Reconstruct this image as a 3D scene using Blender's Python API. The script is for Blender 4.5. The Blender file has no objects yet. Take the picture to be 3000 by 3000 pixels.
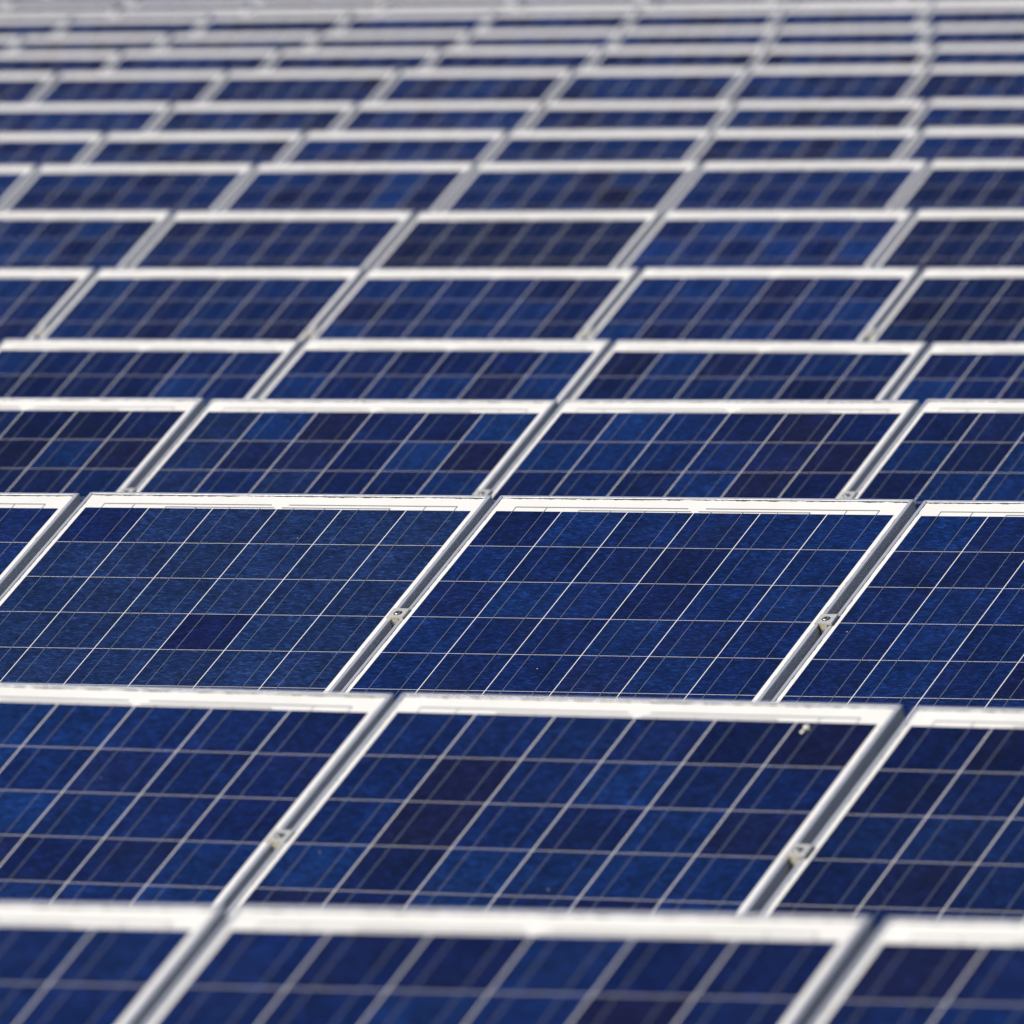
import bpy, math, random
from mathutils import Vector, Matrix

random.seed(7)
scene = bpy.context.scene
COL = scene.collection
R = math.radians

# ---------------------------------------------------------------- layout
W = 1.0125                 # spacing of the panels along a row
PW, PL, PD = 0.990, 1.680, 0.040   # panel width, length, frame depth
LIFT = 3.0                 # camera height above the ground datum
TILT = R(26.118)
# upper edge of every row: point at the first joint seen (x, y, z) and slope along the row
ROWS = [[-8.5997, 16.6769, -1.3814, 0.0077], [-10.6499, 21.3208, -1.3764, -0.0037],
        [-13.6846, 25.8522, -1.2374, 0.0030], [-15.6959, 30.3405, -1.2028, 0.0057],
        [-17.6585, 34.7541, -1.2024, 0.0028], [-20.7276, 39.2680, -1.1242, 0.0043],
        [-22.8021, 43.8253, -1.0394, 0.0027], [-25.8212, 48.4201, -0.9581, 0.0046],
        [-27.8553, 52.8744, -0.9014, 0.0036], [-29.8633, 57.3916, -0.8347, 0.0018],
        [-32.9274, 61.9628, -0.7377, 0.0041], [-34.9533, 66.5546, -0.6711, 0.0025],
        [-37.9652, 71.0015, -0.6220, 0.0061], [-39.8895, 75.2521, -0.5365, 0.0068],
        [-41.8615, 79.6844, -0.5010, 0.0037], [-44.0600, 84.1500, -0.4450, 0.0042],
        [-46.1000, 88.6000, -0.3850, 0.0045]]
ORD = ['front', 'second', 'third', 'fourth', 'fifth', 'sixth', 'seventh', 'eighth', 'ninth', 'tenth',
       'eleventh', 'twelfth', 'thirteenth', 'fourteenth', 'fifteenth', 'sixteenth', 'seventeenth']

F_PX, PSI, PHI, ROLL = 38712.7, R(26.0407), R(2.52428), R(-0.51756)
CAM = Vector((0, 0, LIFT))
FWD = Vector((-math.sin(PSI)*math.cos(PHI), math.cos(PSI)*math.cos(PHI), -math.sin(PHI)))
_r = Vector((math.cos(PSI), math.sin(PSI), 0))
_u = _r.cross(FWD)
RGT = _r*math.cos(ROLL) + _u*math.sin(ROLL)
UPV = RGT.cross(FWD)

def project(p):
    q = p - CAM
    d = q.dot(FWD)
    return 1500 + F_PX*q.dot(RGT)/d, 1500 - F_PX*q.dot(UPV)/d

def row_axes(i):
    s = ROWS[i][3]
    ex = Vector((math.cos(s), 0, math.sin(s)))
    n = ex.cross(Vector((0, math.cos(TILT), math.sin(TILT)))).normalized()
    return ex, n.cross(ex), n

def row_point(i, gx, u, h=0.0):
    """point of row i: gx joints along, u metres down from the top edge, h above the frame plane"""
    x, y, z, s = ROWS[i]
    ex, eu, n = row_axes(i)
    return Vector((x, y, z + LIFT)) + ex*(gx*W) - eu*u + n*h

# ---------------------------------------------------------------- small helpers
def mesh(name, verts, faces, mat, smooth=False):
    me = bpy.data.meshes.new(name)
    me.from_pydata([tuple(v) for v in verts], [], faces)
    me.materials.append(mat)
    if smooth:
        for p in me.polygons: p.use_smooth = True
    me.update()
    return me

def link(name, me, parent=None):
    o = bpy.data.objects.new(name, me)
    COL.objects.link(o)
    if parent: o.parent = parent
    return o

def tag(o, label, cat, group=None):
    o['label'] = label; o['category'] = cat
    if group: o['group'] = group

class Geo:
    def __init__(s): s.v = []; s.f = []
    def box(s, x0, x1, y0, y1, z0, z1):
        b = len(s.v)
        s.v += [(x0,y0,z0),(x1,y0,z0),(x1,y1,z0),(x0,y1,z0),(x0,y0,z1),(x1,y0,z1),(x1,y1,z1),(x0,y1,z1)]
        s.f += [tuple(b+k for k in q) for q in ((0,3,2,1),(4,5,6,7),(0,1,5,4),(1,2,6,5),(2,3,7,6),(3,0,4,7))]
    def quad(s, x0, x1, y0, y1, z):
        b = len(s.v)
        s.v += [(x0,y0,z),(x1,y0,z),(x1,y1,z),(x0,y1,z)]; s.f.append((b,b+1,b+2,b+3))
    def bar(s, a, b, w, up=Vector((0,0,1))):
        a, b = Vector(a), Vector(b)
        d = (b-a).normalized(); r = d.cross(up)
        if r.length < 1e-3: r = d.cross(Vector((1,0,0)))
        r.normalize(); t = r.cross(d); k = len(s.v); h = w/2
        for p in (a, b):
            s.v += [tuple(p + r*i*h + t*j*h) for i, j in ((-1,-1),(1,-1),(1,1),(-1,1))]
        s.f += [tuple(k+q for q in f) for f in ((0,1,2,3),(7,6,5,4),(0,4,5,1),(1,5,6,2),(2,6,7,3),(3,7,4,0))]
    def mesh(s, name, mat, smooth=False): return mesh(name, s.v, s.f, mat, smooth)

# ---------------------------------------------------------------- materials
def new_mat(name):
    m = bpy.data.materials.new(name); m.use_nodes = True
    nt = m.node_tree
    return m, nt, nt.nodes['Principled BSDF']

def N(nt, kind, **kw):
    n = nt.nodes.new(kind)
    for k, v in kw.items(): setattr(n, k, v)
    return n

def ramp(nt, fac, stops):
    n = N(nt, 'ShaderNodeValToRGB')
    el = n.color_ramp.elements
    while len(el) < len(stops): el.new(0.5)
    for e, (p, c) in zip(el, stops):
        e.position = p; e.color = (c, c, c, 1) if not isinstance(c, tuple) else (*c, 1)
    nt.links.new(fac, n.inputs[0])
    return n.outputs[0]

def mixc(nt, fac, a, b, mode='MIX'):
    n = N(nt, 'ShaderNodeMix', data_type='RGBA', blend_type=mode)
    for sock, val in ((n.inputs[0], fac), (n.inputs[6], a), (n.inputs[7], b)):
        if hasattr(val, 'links'): nt.links.new(val, sock)
        elif isinstance(val, tuple): sock.default_value = (*val, 1)
        else: sock.default_value = val
    return n.outputs[2]

def math_n(nt, op, a, b=None):
    n = N(nt, 'ShaderNodeMath', operation=op)
    for k, v in ((0, a), (1, b)):
        if v is None: continue
        if hasattr(v, 'links'): nt.links.new(v, n.inputs[k])
        else: n.inputs[k].default_value = v
    return n.outputs[0]

def local_coords(nt, scale=(1, 1, 1)):
    """object coordinates shifted by a random amount for each object"""
    tc = N(nt, 'ShaderNodeTexCoord'); oi = N(nt, 'ShaderNodeObjectInfo')
    mp = N(nt, 'ShaderNodeMapping'); mp.inputs['Scale'].default_value = scale
    mul = N(nt, 'ShaderNodeMath', operation='MULTIPLY'); mul.inputs[1].default_value = 37.0
    cx = N(nt, 'ShaderNodeCombineXYZ'); add = N(nt, 'ShaderNodeVectorMath', operation='ADD')
    nt.links.new(oi.outputs['Random'], mul.inputs[0])
    for k in range(3): nt.links.new(mul.outputs[0], cx.inputs[k])
    nt.links.new(tc.outputs['Object'], add.inputs[0]); nt.links.new(cx.outputs[0], add.inputs[1])
    nt.links.new(add.outputs[0], mp.inputs['Vector'])
    return mp.outputs[0]

def noise(nt, vec, scale, detail=3.0, rough=0.5):
    n = N(nt, 'ShaderNodeTexNoise')
    n.inputs['Scale'].default_value = scale; n.inputs['Detail'].default_value = detail
    n.inputs['Roughness'].default_value = rough
    nt.links.new(vec, n.inputs['Vector'])
    return n.outputs[0]

def glass_coat(nt, b, vec):
    """the rolled solar glass laminated over everything inside the frame"""
    b.inputs['Coat Weight'].default_value = 1.0
    b.inputs['Coat Roughness'].default_value = 0.16
    b.inputs['Coat IOR'].default_value = 1.20
    bp = N(nt, 'ShaderNodeBump'); bp.inputs['Strength'].default_value = 0.35
    bp.inputs['Distance'].default_value = 0.0006
    nt.links.new(noise(nt, vec, 420, 2), bp.inputs['Height'])
    nt.links.new(bp.outputs[0], b.inputs['Coat Normal'])

# silicon cells: own colour of each cell in the face attribute, crystal flakes and finger lines over it
M_CELL, nt, b = new_mat('silicon_cell')
at = N(nt, 'ShaderNodeAttribute', attribute_name='cell_tint')
vec = local_coords(nt)
vo = N(nt, 'ShaderNodeTexVoronoi'); vo.inputs['Scale'].default_value = 70
wob = N(nt, 'ShaderNodeVectorMath', operation='ADD')
nz = N(nt, 'ShaderNodeTexNoise'); nz.inputs['Scale'].default_value = 60; nz.inputs['Detail'].default_value = 2
sc_ = N(nt, 'ShaderNodeVectorMath', operation='SCALE'); sc_.inputs['Scale'].default_value = 0.02
nt.links.new(vec, nz.inputs['Vector']); nt.links.new(nz.outputs['Color'], sc_.inputs[0])
nt.links.new(vec, wob.inputs[0]); nt.links.new(sc_.outputs[0], wob.inputs[1])
nt.links.new(wob.outputs[0], vo.inputs['Vector'])
sep = N(nt, 'ShaderNodeSeparateColor'); nt.links.new(vo.outputs['Color'], sep.inputs[0])
flake = ramp(nt, sep.outputs[0], [(0, 0.78), (0.6, 1.0), (1, 1.22)])
cloud = ramp(nt, noise(nt, vec, 9, 4, 0.6), [(0.3, 0.78), (0.7, 1.22)])
c1 = mixc(nt, 1.0, at.outputs['Color'], flake, 'MULTIPLY')
c2 = mixc(nt, 1.0, c1, cloud, 'MULTIPLY')
vg = local_coords(nt, (0.34, 1.0, 1))
gv_ = N(nt, 'ShaderNodeTexVoronoi'); gv_.inputs['Scale'].default_value = 290
nt.links.new(vg, gv_.inputs['Vector'])
gs = N(nt, 'ShaderNodeSeparateColor'); nt.links.new(gv_.outputs['Color'], gs.inputs[0])
grain = ramp(nt, gs.outputs[0], [(0.0, (0.48, 0.49, 0.52)), (0.5, (0.86, 0.87, 0.90)), (0.85, (1.28, 1.26, 1.24)), (1.0, (2.6, 2.2, 1.75))])
c3 = mixc(nt, 1.0, c2, grain, 'MULTIPLY')
# rare specks of dust on the glass
sp = N(nt, 'ShaderNodeTexVoronoi'); sp.inputs['Scale'].default_value = 16
nt.links.new(vec, sp.inputs['Vector'])
sps = N(nt, 'ShaderNodeSeparateColor'); nt.links.new(sp.outputs['Color'], sps.inputs[0])
m1 = math_n(nt, 'LESS_THAN', sp.outputs['Distance'], 0.028)
m2 = math_n(nt, 'GREATER_THAN', sps.outputs[1], 0.86)
c4 = mixc(nt, math_n(nt, 'MULTIPLY', m1, m2), c3, (0.42, 0.38, 0.30))
dust = ramp(nt, noise(nt, vec, 4, 5, 0.65), [(0.45, 0.0), (0.8, 0.012)])
c5 = mixc(nt, dust, c4, (0.30, 0.28, 0.25))
nt.links.new(c5, b.inputs['Base Color'])
b.inputs['Roughness'].default_value = 0.5
b.inputs['Specular IOR Level'].default_value = 0.06
glass_coat(nt, b, vec)

# white backsheet, with dirt and painted shadow lines along the frame lips
M_SHEET, nt, b = new_mat('white_backsheet')
tc = N(nt, 'ShaderNodeTexCoord'); sx = N(nt, 'ShaderNodeSeparateXYZ')
nt.links.new(tc.outputs['Object'], sx.inputs[0])
vec = local_coords(nt)
LIP = 0.0092
d_top = math_n(nt, 'SUBTRACT', PL - LIP, sx.outputs[1])
d_side = math_n(nt, 'SUBTRACT', PW/2 - LIP, math_n(nt, 'ABSOLUTE', sx.outputs[0]))
nn = noise(nt, vec, 38, 5, 0.7)
thr = math_n(nt, 'MAXIMUM', 0.0022, math_n(nt, 'MULTIPLY', math_n(nt, 'SUBTRACT', nn, 0.26), 0.0190))  # least width paints the thin shadow gap below the lip, the rest is dirt
g1 = math_n(nt, 'LESS_THAN', d_top, thr)
g2 = math_n(nt, 'LESS_THAN', d_side, math_n(nt, 'MULTIPLY', math_n(nt, 'SUBTRACT', nn, 0.42), 0.008))
grime_shade = math_n(nt, 'MAXIMUM', g1, g2)
soft = ramp(nt, noise(nt, vec, 7, 4, 0.6), [(0.35, (0.82, 0.80, 0.775)), (0.7, (0.76, 0.74, 0.71))])
gcol = ramp(nt, noise(nt, vec, 15, 3), [(0.45, (0.060, 0.045, 0.030)), (0.75, (0.17, 0.145, 0.055))])
nt.links.new(mixc(nt, grime_shade, soft, gcol), b.inputs['Base Color'])
b.inputs['Roughness'].default_value = 0.6
glass_coat(nt, b, vec)

M_RIB, nt, b = new_mat('tinned_ribbon')
b.inputs['Base Color'].default_value = (0.21, 0.23, 0.28, 1)
b.inputs['Roughness'].default_value = 0.45; b.inputs['Metallic'].default_value = 0.35
glass_coat(nt, b, local_coords(nt))

M_BUS, nt, b = new_mat('tinned_bus_bar')
b.inputs['Base Color'].default_value = (0.36, 0.37, 0.39, 1)
b.inputs['Roughness'].default_value = 0.5; b.inputs['Metallic'].default_value = 0.3
glass_coat(nt, b, local_coords(nt))

def alloy(name, c0, c1, metal, rough, scale):
    m, nt, b = new_mat(name)
    vec = local_coords(nt, scale)
    nt.links.new(ramp(nt, noise(nt, vec, 12, 6, 0.65), [(0.3, c0), (0.7, c1)]), b.inputs['Base Color'])
    b.inputs['Metallic'].default_value = metal
    nt.links.new(ramp(nt, noise(nt, vec, 30, 3), [(0.3, rough-0.06), (0.7, rough+0.08)]), b.inputs['Roughness'])
    return m
M_ALU = alloy('anodised_aluminium', (0.42, 0.44, 0.51), (0.50, 0.52, 0.59), 0.35, 0.45, (6, 1, 6))
# the mitre joints at the upper corners of the frame
nt = M_ALU.node_tree; b = nt.nodes['Principled BSDF']
tc = N(nt, 'ShaderNodeTexCoord'); sx = N(nt, 'ShaderNodeSeparateXYZ'); nt.links.new(tc.outputs['Object'], sx.inputs[0])
da = math_n(nt, 'SUBTRACT', PW/2, math_n(nt, 'ABSOLUTE', sx.outputs[0])); db = math_n(nt, 'SUBTRACT', PL, sx.outputs[1])
mitre = math_n(nt, 'LESS_THAN', math_n(nt, 'ABSOLUTE', math_n(nt, 'SUBTRACT', da, db)), 0.0008)
src = b.inputs['Base Color'].links[0].from_socket
nt.links.new(mixc(nt, mitre, src, (0.05, 0.05, 0.055)), b.inputs['Base Color'])
M_RACK = alloy('galvanised_steel', (0.34, 0.35, 0.37), (0.46, 0.47, 0.49), 0.7, 0.5, (1, 1, 1))
M_BOLT = alloy('stainless_steel', (0.58, 0.58, 0.57), (0.70, 0.70, 0.69), 0.9, 0.3, (40, 40, 40))

M_CLAMP, nt, b = new_mat('weathered_clamp')
ge = N(nt, 'ShaderNodeTexCoord'); sn = N(nt, 'ShaderNodeSeparateXYZ')
nt.links.new(ge.outputs['Normal'], sn.inputs[0])
vec = local_coords(nt)
front = math_n(nt, 'LESS_THAN', sn.outputs[1], -0.5)
lich = ramp(nt, noise(nt, vec, 160, 4, 0.7), [(0.32, (0.36, 0.30, 0.17)), (0.5, (0.74, 0.68, 0.52))])
topc = ramp(nt, noise(nt, vec, 90, 4, 0.6), [(0.35, (0.44, 0.44, 0.445)), (0.65, (0.52, 0.515, 0.51))])
nt.links.new(mixc(nt, front, topc, lich), b.inputs['Base Color'])
nt.links.new(math_n(nt, 'MULTIPLY', math_n(nt, 'SUBTRACT', 1.0, front), 0.25), b.inputs['Metallic'])
b.inputs['Roughness'].default_value = 0.6

M_DARK, nt, b = new_mat('recess_shade')  # near-black that paints the shade in the bolt recesses
b.inputs['Base Color'].default_value = (0.012, 0.012, 0.013, 1); b.inputs['Roughness'].default_value = 0.7
M_DROP, nt, b = new_mat('bird_dropping')
nt.links.new(ramp(nt, noise(nt, local_coords(nt), 260, 3), [(0.35, (0.72, 0.66, 0.55)), (0.6, (0.85, 0.82, 0.75))]), b.inputs['Base Color'])
b.inputs['Roughness'].default_value = 0.8

M_GROUND, nt, b = new_mat('dry_grass_ground')
tc = N(nt, 'ShaderNodeTexCoord')
n1 = noise(nt, tc.outputs['Object'], 0.6, 8, 0.65); n2 = noise(nt, tc.outputs['Object'], 14, 6, 0.7)
ga = ramp(nt, n1, [(0.35, (0.055, 0.075, 0.025)), (0.65, (0.14, 0.125, 0.065))])
gb = ramp(nt, n2, [(0.3, 0.5), (0.7, 1.4)])
nt.links.new(mixc(nt, 1.0, ga, gb, 'MULTIPLY'), b.inputs['Base Color'])
b.inputs['Roughness'].default_value = 0.95
bp = N(nt, 'ShaderNodeBump'); bp.inputs['Distance'].default_value = 0.06
nt.links.new(n2, bp.inputs['Height']); nt.links.new(bp.outputs[0], b.inputs['Normal'])

# ---------------------------------------------------------------- ground
def row_z(y):
    ys = [r[1] for r in ROWS]; zs = [r[2] for r in ROWS]
    if y <= ys[0]: return zs[0] - 0.004*(ys[0]-y)
    if y >= ys[-1]: return zs[-1] + 0.010*min(y-ys[-1], 60)
    for k in range(len(ys)-1):
        if ys[k] <= y <= ys[k+1]:
            t = (y-ys[k])/(ys[k+1]-ys[k]); return zs[k]*(1-t) + zs[k+1]*t
GROUND_DROP = 1.50
def ground_z(x, y): return row_z(y) + LIFT - GROUND_DROP + 0.004*max(-60, min(60, x + 0.45*y))
xs = [-1500, -600, -250, -120] + [-100 + 2.5*k for k in range(61)] + [70, 120, 250, 600, 1500]
ys = [-1500, -500, -150, -60, -25, -10] + [0 + 1.5*k for k in range(66)] + [110, 140, 200, 350, 800, 1600]
gv = [(x, y, ground_z(x, y) + random.uniform(-0.025, 0.025)) for y in ys for x in xs]
nx = len(xs)
gf = [(j*nx+i, j*nx+i+1, (j+1)*nx+i+1, (j+1)*nx+i) for j in range(len(ys)-1) for i in range(nx-1)]
g = link('ground', mesh('ground', gv, gf, M_GROUND, True)); g['kind'] = 'structure'

# ---------------------------------------------------------------- panel meshes
# local axes: x across, y up the slope from the lower edge, z out of the panel; z = PD is the frame face
def frame_mesh():
    prof = [(0.0, 0.0)]
    for zc in (0.0075, 0.0130, 0.0185, 0.0240, 0.0295, 0.0345):      # ribbed outer wall
        prof += [(0.0, zc-0.0019), (0.0016, zc-0.0012), (0.0016, zc+0.0012), (0.0, zc+0.0019)]
    prof += [(0.0, PD-0.0016), (0.0004, PD-0.0005), (0.0014, PD), (LIP-0.0006, PD), (LIP, PD-0.0005),
             (LIP, PD-0.0075), (0.0025, PD-0.0075), (0.0025, 0.002), (0.026, 0.002), (0.026, 0.0)]
    cs = [(-PW/2, 0, 1, 1), (PW/2, 0, -1, 1), (PW/2, PL, -1, -1), (-PW/2, PL, 1, -1)]
    v, f, n = [], [], len(prof)
    for cx, cy, sx, sy in cs:
        v += [(cx + sx*w, cy + sy*w, z) for w, z in prof]
    for c in range(4):
        d = (c+1) % 4
        for k in range(n):
            m = (k+1) % n
            f.append((c*n+k, d*n+k, d*n+m, c*n+m))
    return mesh('frame', v, f, M_ALU)

FACE = PD - 0.0013          # glass plane, sunk below the frame lips
CELL, GAPX, GAPY = 0.1561, 0.0025, 0.0016
X0 = -(6*CELL + 5*GAPX)/2
YTOP = PL - 0.0700
def sheet_mesh():
    q = Geo(); q.box(-PW/2+0.003, PW/2-0.003, 0.003, PL-0.003, FACE-0.004, FACE)
    return q.mesh('backsheet', M_SHEET)

def string_mesh(c, tints):
    q = Geo()
    x = X0 + c*(CELL+GAPX)
    for k in range(10):
        y1 = YTOP - k*(CELL+GAPY)
        q.quad(x, x+CELL, y1-CELL, y1, FACE+0.0003)
    me = q.mesh('cell_string', M_CELL)
    a = me.attributes.new('cell_tint', 'FLOAT_COLOR', 'FACE')
    for k in range(10): a.data[k].color = (*tints[k], 1)
    return me

RIBW = 0.0014
def ribbon_mesh(c, side):
    q = Geo()
    xc = X0 + c*(CELL+GAPX) + CELL*(0.25 if side == 0 else 0.735)
    top = YTOP + (0.0185 if c in (0, 5) else 0.0055)
    q.quad(xc-RIBW/2, xc+RIBW/2, YTOP-10*(CELL+GAPY)-0.004, top, FACE+0.0006)
    return q.mesh('ribbon', M_RIB)

def bus_mesh(left, upper):
    q = Geo()
    def xr(c, side): return X0 + c*(CELL+GAPX) + CELL*(0.25 if side == 0 else 0.735)
    y = YTOP + (0.0185 if upper else 0.0055)
    if left: a, b_ = (xr(0, 0) if upper else xr(1, 0)), (-0.022 if upper else -0.010)
    else:    a, b_ = (0.022 if upper else 0.010), (xr(5, 1) if upper else xr(4, 1))
    q.quad(a-RIBW/2, b_+RIBW/2, y-0.0017, y+0.0017, FACE+0.0009)
    return q.mesh('bus_bar', M_BUS)

ME_FRAME, ME_SHEET = frame_mesh(), sheet_mesh()
ME_RIB = [[ribbon_mesh(c, s) for s in (0, 1)] for c in range(6)]
ME_BUS = [bus_mesh(l, u) for l in (True, False) for u in (True, False)]

# ---------------------------------------------------------------- cell colours
BLUE = (0.0030, 0.0150, 0.0920); BRIGHT = (0.0034, 0.0270, 0.1320); NAVY = (0.0026, 0.0080, 0.0590)
BROWN = (0.0070, 0.0062, 0.0340); BLACK = (0.0030, 0.0046, 0.0400); PURPLE = (0.0062, 0.0100, 0.0570)
GREY = (0.0070, 0.0190, 0.0780)
def lerp(a, b_, t): return tuple(x*(1-t)+y*t for x, y in zip(a, b_))
# what the photograph shows of single cells: (row, panel from the first joint): {(column, line from top): tint}
SPECIAL = {
 (2, 0): {(3, 3): BLACK, (0, 0): NAVY},
 (2, 1): {(0, 0): NAVY, (3, 1): NAVY, (3, 2): NAVY},
 (2, 2): {(3, 4): BLACK},
 (1, 0): {(1, 0): BLUE, (1, 3): NAVY, (0, 0): BLUE, (0, 1): BLUE, (0, 2): BLUE, (2, 1): BLUE, (2, 2): BLUE, (1, 1): BROWN, (1, 2): BROWN, (5, 2): PURPLE, (0, 4): PURPLE, (1, 4): NAVY},
 (1, 1): {(1, 0): BLACK, (0, 1): NAVY, (1, 3): PURPLE, (0, 0): NAVY},
 (3, -1): {(4, 0): BLACK, (5, 0): NAVY},
 (3, 0): {(0, 0): GREY, (2, 0): BROWN, (3, 0): NAVY, (5, 0): BRIGHT, (0, 1): GREY, (2, 1): PURPLE, (3, 1): NAVY,
          (4, 1): BRIGHT, (5, 1): BROWN, (2, 2): GREY, (3, 2): NAVY, (0, 2): GREY},
 (3, 1): {(2, 0): BLUE, (4, 0): BROWN, (3, 0): NAVY, (4, 1): PURPLE, (5, 1): BROWN, (4, 2): BROWN, (5, 0): NAVY},
 (4, 0): {(3, 0): NAVY, (2, 0): NAVY, (4, 0): NAVY},
 (5, 0): {(0, 0): BRIGHT},
}
TONE = {(1, 1): 0.72, (2, 1): 0.92, (2, 0): 1.05, (5, 3): 0.66, (6, 1): 0.62, (6, 0): 0.85, (6, 3): 0.7, (6, 2): 1.05}
HUE = {(6, 1): 0.55, (6, 0): 0.3, (6, 3): 0.45, (1, 1): 0.25, (5, 3): 0.3}
def cell_tints(i, k):
    rnd = random.Random(1000*i + 31*k + 5)
    tone = TONE.get((i, k), rnd.uniform(0.90, 1.05) if i == 2 else rnd.uniform(0.74, 0.97)); hue = HUE.get((i, k), 0.0)
    out = [[None]*10 for _ in range(6)]
    for c in range(6):
        for l in range(10):
            r = rnd.random()
            base = (lerp(BLUE, BRIGHT, rnd.uniform(0.0, 0.6)) if r < 0.45 else
                    lerp(NAVY, BLUE, rnd.random()) if r < 0.88 else
                    lerp(BLUE, PURPLE, rnd.uniform(0.3, 1)) if r < 0.985 else
                    lerp(NAVY, BROWN, rnd.uniform(0.2, 0.7)))
            if i == 2: base = lerp(base, BLUE, 0.45)
            if (i, k) == (2, 0): base = lerp(base, (0.0085, 0.0215, 0.0770), 0.70)
            base = lerp(base, PURPLE, hue)
            if (c, l) in SPECIAL.get((i, k), {}):
                base = lerp(SPECIAL[i, k][c, l], BLUE, 0.20 if i == 2 else 0.30)
            f = tone*rnd.uniform(0.93, 1.07)
            out[c][l] = tuple(x*f for x in base)
    return out

# ---------------------------------------------------------------- panels
def edge_y(i, px):
    a, b_ = project(row_point(i, 0, 0)), project(row_point(i, 3, 0))
    return a[1] + (b_[1]-a[1])*(px-a[0])/(b_[0]-a[0])

def seen(i, k):
    """how many of a grid of points on panel k of row i lie in the frame and above the row in front"""
    n = 0
    for a in range(13):
        for c in range(15):
            px, py = project(row_point(i, k + 0.012 + 0.976*a/12, PL*c/14))
            if 0 <= px <= 3000 and 0 <= py <= 3000 and (i == 0 or py < edge_y(i-1, px)): n += 1
    return n

NOTE = {(2, 0): 'sharp blue solar panel with one near-black cell, second from left in the third row',
        (3, -1): 'blue solar panel with one black top cell, leftmost in the fourth row',
        (3, 0): 'patchy solar panel with brown and pale blue cells, second from left in fourth row',
        (1, 0): 'blue solar panel with two brown cells, middle one of the second row',
        (6, 1): 'dull purplish solar panel, third from left in the seventh row',
        }
PLACE = ['leftmost', 'second from left', 'third from left', 'fourth from left', 'fifth from left', 'sixth from left',
         'seventh from left', 'eighth from left', 'ninth from left', 'tenth from left', 'eleventh from left']

def place_panel(i, k, label):
    ex, eu, n = row_axes(i)
    rnd = random.Random(77*i + 13*k)
    o = bpy.data.objects.new('solar_panel', None); COL.objects.link(o)
    o.empty_display_size = 0.2
    p = row_point(i, k + 0.5, PL + rnd.uniform(-0.002, 0.002), -PD) + ex*rnd.uniform(-0.0018, 0.0018)
    m = Matrix((ex, eu, n)).transposed().to_4x4(); m.translation = p
    j = Matrix.Rotation(rnd.gauss(0, 0.0007), 4, 'Z') @ Matrix.Rotation(rnd.gauss(0, 0.0008), 4, 'X') @ Matrix.Rotation(rnd.gauss(0, 0.0012), 4, 'Y')
    o.matrix_world = m @ j
    tag(o, label, 'solar panel', 'solar panels of the field')
    link('frame', ME_FRAME, o)
    link('backsheet', ME_SHEET, o)
    t = cell_tints(i, k)
    for c in range(6):
        s = link('cell_string', string_mesh(c, t[c]), o)
        if i < 11:
            link('ribbon', ME_RIB[c][0], s); link('ribbon', ME_RIB[c][1], s)
    if i < 8:
        for me in ME_BUS: link('bus_bar', me, o)
    PANELS[i, k] = o
    return o

PANELS = {}
EXTENT = []
for i in range(len(ROWS)):
    ks = [k for k in range(-6, 16) if seen(i, k) >= 2]
    if i >= 14: ks = list(range(13 - i, 8))          # these run on above the picture's upper border
    for n_, k in enumerate(ks):
        if len(ks) == 3 and n_ == 1: where = 'middle one'
        elif n_ == len(ks)-1 and i < 14: where = 'rightmost'
        else: where = PLACE[n_]
        sharp = 'sharp blue solar panel' if i == 2 else 'blurred blue solar panel'
        place_panel(i, k, NOTE.get((i, k)) or f'{sharp}, {where} of the {ORD[i]} row from the front')
    EXTENT.append((ks[0], ks[-1]))
    print('row', i, ks, [seen(i, k) for k in ks])

# ---------------------------------------------------------------- clamps that hold two neighbouring panels
def clamp_mesh():
    q = Geo()
    # T-shaped section pushed along the joint: plate on both frames, web down between them, with softened edges
    sec = [(-0.0200, 0.0003), (-0.0095, 0.0003), (-0.0082, -0.003), (-0.0050, -0.036), (0.0050, -0.036), (0.0082, -0.003),
           (0.0095, 0.0003), (0.0200, 0.0003), (0.0203, 0.0012), (0.0200, 0.0034), (0.0190, 0.0043), (-0.0190, 0.0043),
           (-0.0200, 0.0034), (-0.0203, 0.0012)]
    n = len(sec); L = 0.0205
    for y, s in ((-L, 0.985), (-L+0.0008, 1.0), (L-0.0008, 1.0), (L, 0.985)):
        q.v += [(x*s, y, z) for x, z in sec]
    for r_ in range(3):
        for k in range(n):
            m = (k+1) % n
            q.f.append((r_*n+k, r_*n+m, (r_+1)*n+m, (r_+1)*n+k))
    q.f.append(tuple(range(n-1, -1, -1))); q.f.append(tuple(range(3*n, 4*n)))
    return q.mesh('bracket', M_CLAMP)

def lathe(name, prof, seg, mat, hexhole=None):
    v, f = [], []
    for r_, z in prof:
        for k in range(seg):
            a = 2*math.pi*k/seg; v.append((r_*math.cos(a), r_*math.sin(a), z))
    for p in range(len(prof)-1):
        for k in range(seg):
            m = (k+1) % seg
            f.append((p*seg+k, p*seg+m, (p+1)*seg+m, (p+1)*seg+k))
    f.append(tuple((len(prof)-1)*seg+k for k in range(seg)))
    return mesh(name, v, f, mat)
ME_CLAMP = clamp_mesh()
ME_BOLT = lathe('bolt', [(0.0076, 0.0040), (0.0076, 0.0058), (0.0070, 0.0064), (0.0042, 0.0064), (0.0040, 0.0052)], 24, M_BOLT)
ME_RING = lathe('shade_ring', [(0.0098, 0.0036), (0.0098, 0.0046), (0.0060, 0.0046)], 24, M_DARK)  # flat black ring, painted shade of the counterbore around the head
ME_SOCK = lathe('hole_shade', [(0.0041, 0.0050), (0.0041, 0.0056), (0.0030, 0.0056)], 6, M_DARK)  # black plate painted as the shade inside the hex hole

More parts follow.
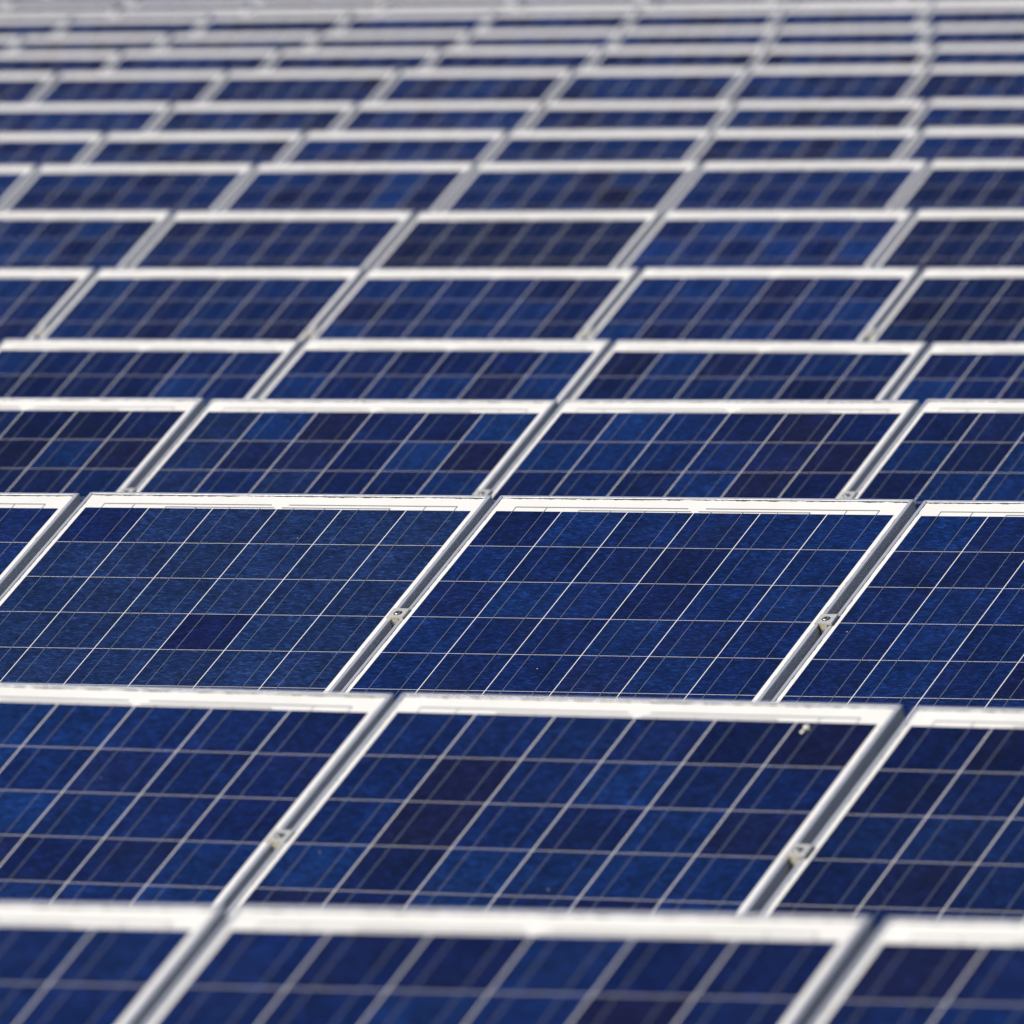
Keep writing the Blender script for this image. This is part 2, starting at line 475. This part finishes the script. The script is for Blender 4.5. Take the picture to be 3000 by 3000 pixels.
CLAMPS = [
 (1, 0, 0.525, 'blurred grey clamp between the left and middle panels of the second row'),
 (1, 1, 0.523, 'blurred grey clamp between the middle and rightmost panels of the second row'),
 (2, 1, 0.534, 'sharp grey clamp left of centre in the third row, lichen on its front'),
 (2, 2, 0.535, 'sharp grey clamp at the right of the third row, lichen on its front'),
 (3, 0, 0.520, 'small clamp peeking over the third row near the left border'),
 (3, 1, 0.517, 'small clamp peeking over the third row near the middle of the photo'),
 (3, 2, 0.517, 'small clamp peeking over the third row near the right border'),
 (5, 0, 0.450, 'brownish blurred clamp low in the sixth row, leftmost of four'),
 (5, 1, 0.455, 'brownish blurred clamp low in the sixth row, second of four from left'),
 (5, 2, 0.460, 'brownish blurred clamp low in the sixth row, third of four from left'),
 (5, 3, 0.457, 'brownish blurred clamp low in the sixth row, rightmost of four'),
]
for i, k, u, label in CLAMPS:
    ex, eu, n = row_axes(i)
    o = bpy.data.objects.new('panel_clamp', None); COL.objects.link(o); o.empty_display_size = 0.03
    m = Matrix((ex, eu, n)).transposed().to_4x4(); m.translation = row_point(i, k, u, 0.0006)
    o.matrix_world = m @ Matrix.Rotation(random.gauss(0, 0.02), 4, 'Z')
    tag(o, label, 'clamp', 'clamps between neighbouring panels')
    link('bracket', ME_CLAMP, o)
    bo = link('bolt', ME_BOLT, o)
    link('shade_ring', ME_RING, bo); link('hole_shade', ME_SOCK, bo)

# ---------------------------------------------------------------- racks under the rows
for i in range(len(ROWS)):
    k0, k1 = EXTENT[i]
    ex, eu, n = row_axes(i)
    o = bpy.data.objects.new('mounting_rack', None); COL.objects.link(o)
    mid = row_point(i, (k0+k1+1)/2, 0.8); mid.z = ground_z(mid.x, mid.y); o.location = mid
    tag(o, f'galvanised steel rack hidden under the {ORD[i]} row of panels', 'rack', 'racks carrying the panel rows')
    for u in (0.50, 1.22):
        q = Geo()
        q.bar(row_point(i, k0+0.02, u, -PD-0.0225) - mid, row_point(i, k1+0.98, u, -PD-0.0225) - mid, 0.04, n)
        link('rail', q.mesh('rail', M_RACK), o)
    gx = k0 + 0.5
    while gx < k1 + 1:
        q = Geo()
        q.bar(row_point(i, gx, 0.22, -PD-0.075) - mid, row_point(i, gx, PL-0.2, -PD-0.075) - mid, 0.06, n)
        link('rafter', q.mesh('rafter', M_RACK), o)
        for u in (0.45, 1.30):
            t = row_point(i, gx, u, -PD-0.11); b0 = t.copy(); b0.z = ground_z(t.x, t.y) - 0.15
            q = Geo(); q.bar(b0 - mid, t - mid, 0.07, Vector((0, 1, 0)))
            link('post', q.mesh('post', M_RACK), o)
        gx += 2

# ---------------------------------------------------------------- bird dropping on the second row
def blob(name, lumps, mat):
    v, f = [], []
    for cx, cy, rx, ry, h in lumps:
        b0 = len(v); S = 14
        for ring, (rr, hh) in enumerate(((1.0, 0.0), (0.86, 0.55), (0.5, 0.9))):
            for k in range(S):
                a = 2*math.pi*k/S; w = rr*(1 + 0.16*math.sin(3*a+cx*900) + 0.08*math.sin(5*a))
                v.append((cx+rx*w*math.cos(a), cy+ry*w*math.sin(a), hh*h))
        v.append((cx, cy, h))
        for r_ in range(2):
            for k in range(S):
                m = (k+1) % S
                f.append((b0+r_*S+k, b0+r_*S+m, b0+(r_+1)*S+m, b0+(r_+1)*S+k))
        for k in range(S): f.append((b0+2*S+k, b0+2*S+(k+1) % S, b0+3*S))
    return mesh(name, v, f, mat, True)
def glass_point(i, k, px, py):
    """where the line of sight through a point of the photograph meets the glass of one panel, in panel axes"""
    mi = PANELS[i, k].matrix_basis.inverted()
    d = mi.to_3x3() @ (FWD + RGT*((px-1500)/F_PX) - UPV*((py-1500)/F_PX)); c = mi @ CAM
    return c + d*((FACE + 0.0008 - c.z)/d.z)
o = link('bird_dropping', blob('bird_dropping', [(0, 0, 0.0058, 0.0075, 0.0025), (-0.001, -0.0165, 0.0038, 0.0065, 0.0015), (0.007, -0.006, 0.002, 0.003, 0.001)], M_DROP))
o.matrix_world = PANELS[1, 0].matrix_basis @ Matrix.Translation(glass_point(1, 0, 2362, 2130))
tag(o, 'small cream bird dropping near the top right of the second row’s middle panel', 'bird dropping')

# ---------------------------------------------------------------- light
ex, eu, n = row_axes(2)
SUN = (ex*-0.55 + eu*-0.25 + n*0.80).normalized()
el = math.asin(SUN.z); az = math.atan2(SUN.x, SUN.y)
sun = bpy.data.lights.new('sun', 'SUN'); sun.energy = 4.7; sun.angle = R(0.53); sun.color = (1.0, 0.95, 0.875)
so = bpy.data.objects.new('sun', sun); COL.objects.link(so)
so.rotation_euler = (-SUN).to_track_quat('-Z', 'Y').to_euler(); so.location = (0, 0, 40)
w = bpy.data.worlds.new('World'); scene.world = w; w.use_nodes = True
nt = w.node_tree; bg = nt.nodes['Background']
sky = nt.nodes.new('ShaderNodeTexSky'); sky.sky_type = 'NISHITA'; sky.sun_disc = False
sky.sun_elevation = el; sky.sun_rotation = az
nt.links.new(sky.outputs[0], bg.inputs['Color']); bg.inputs['Strength'].default_value = 0.068

# ---------------------------------------------------------------- camera
cd = bpy.data.cameras.new('camera'); cam = bpy.data.objects.new('camera', cd); COL.objects.link(cam)
cd.sensor_fit = 'HORIZONTAL'; cd.sensor_width = 24.0; cd.lens = F_PX/3000*24.0
cd.clip_start = 0.5; cd.clip_end = 6000
m = Matrix((RGT, UPV, -FWD)).transposed().to_4x4(); m.translation = CAM
cam.matrix_world = m
cd.dof.use_dof = True; cd.dof.focus_distance = 28.3; cd.dof.aperture_fstop = cd.lens/47.0
scene.camera = cam

scene.render.engine = 'CYCLES'
scene.render.resolution_x = scene.render.resolution_y = 1024
scene.view_settings.view_transform = 'Standard'; scene.view_settings.look = 'None'
scene.view_settings.exposure = 0.0; scene.view_settings.gamma = 1.0
scene.cycles.max_bounces = 6
scene.cycles.use_denoising = True
scene.cycles.denoiser = 'OPENIMAGEDENOISE'
scene.cycles.denoising_input_passes = 'RGB_ALBEDO_NORMAL'
scene.cycles.denoising_prefilter = 'ACCURATE'
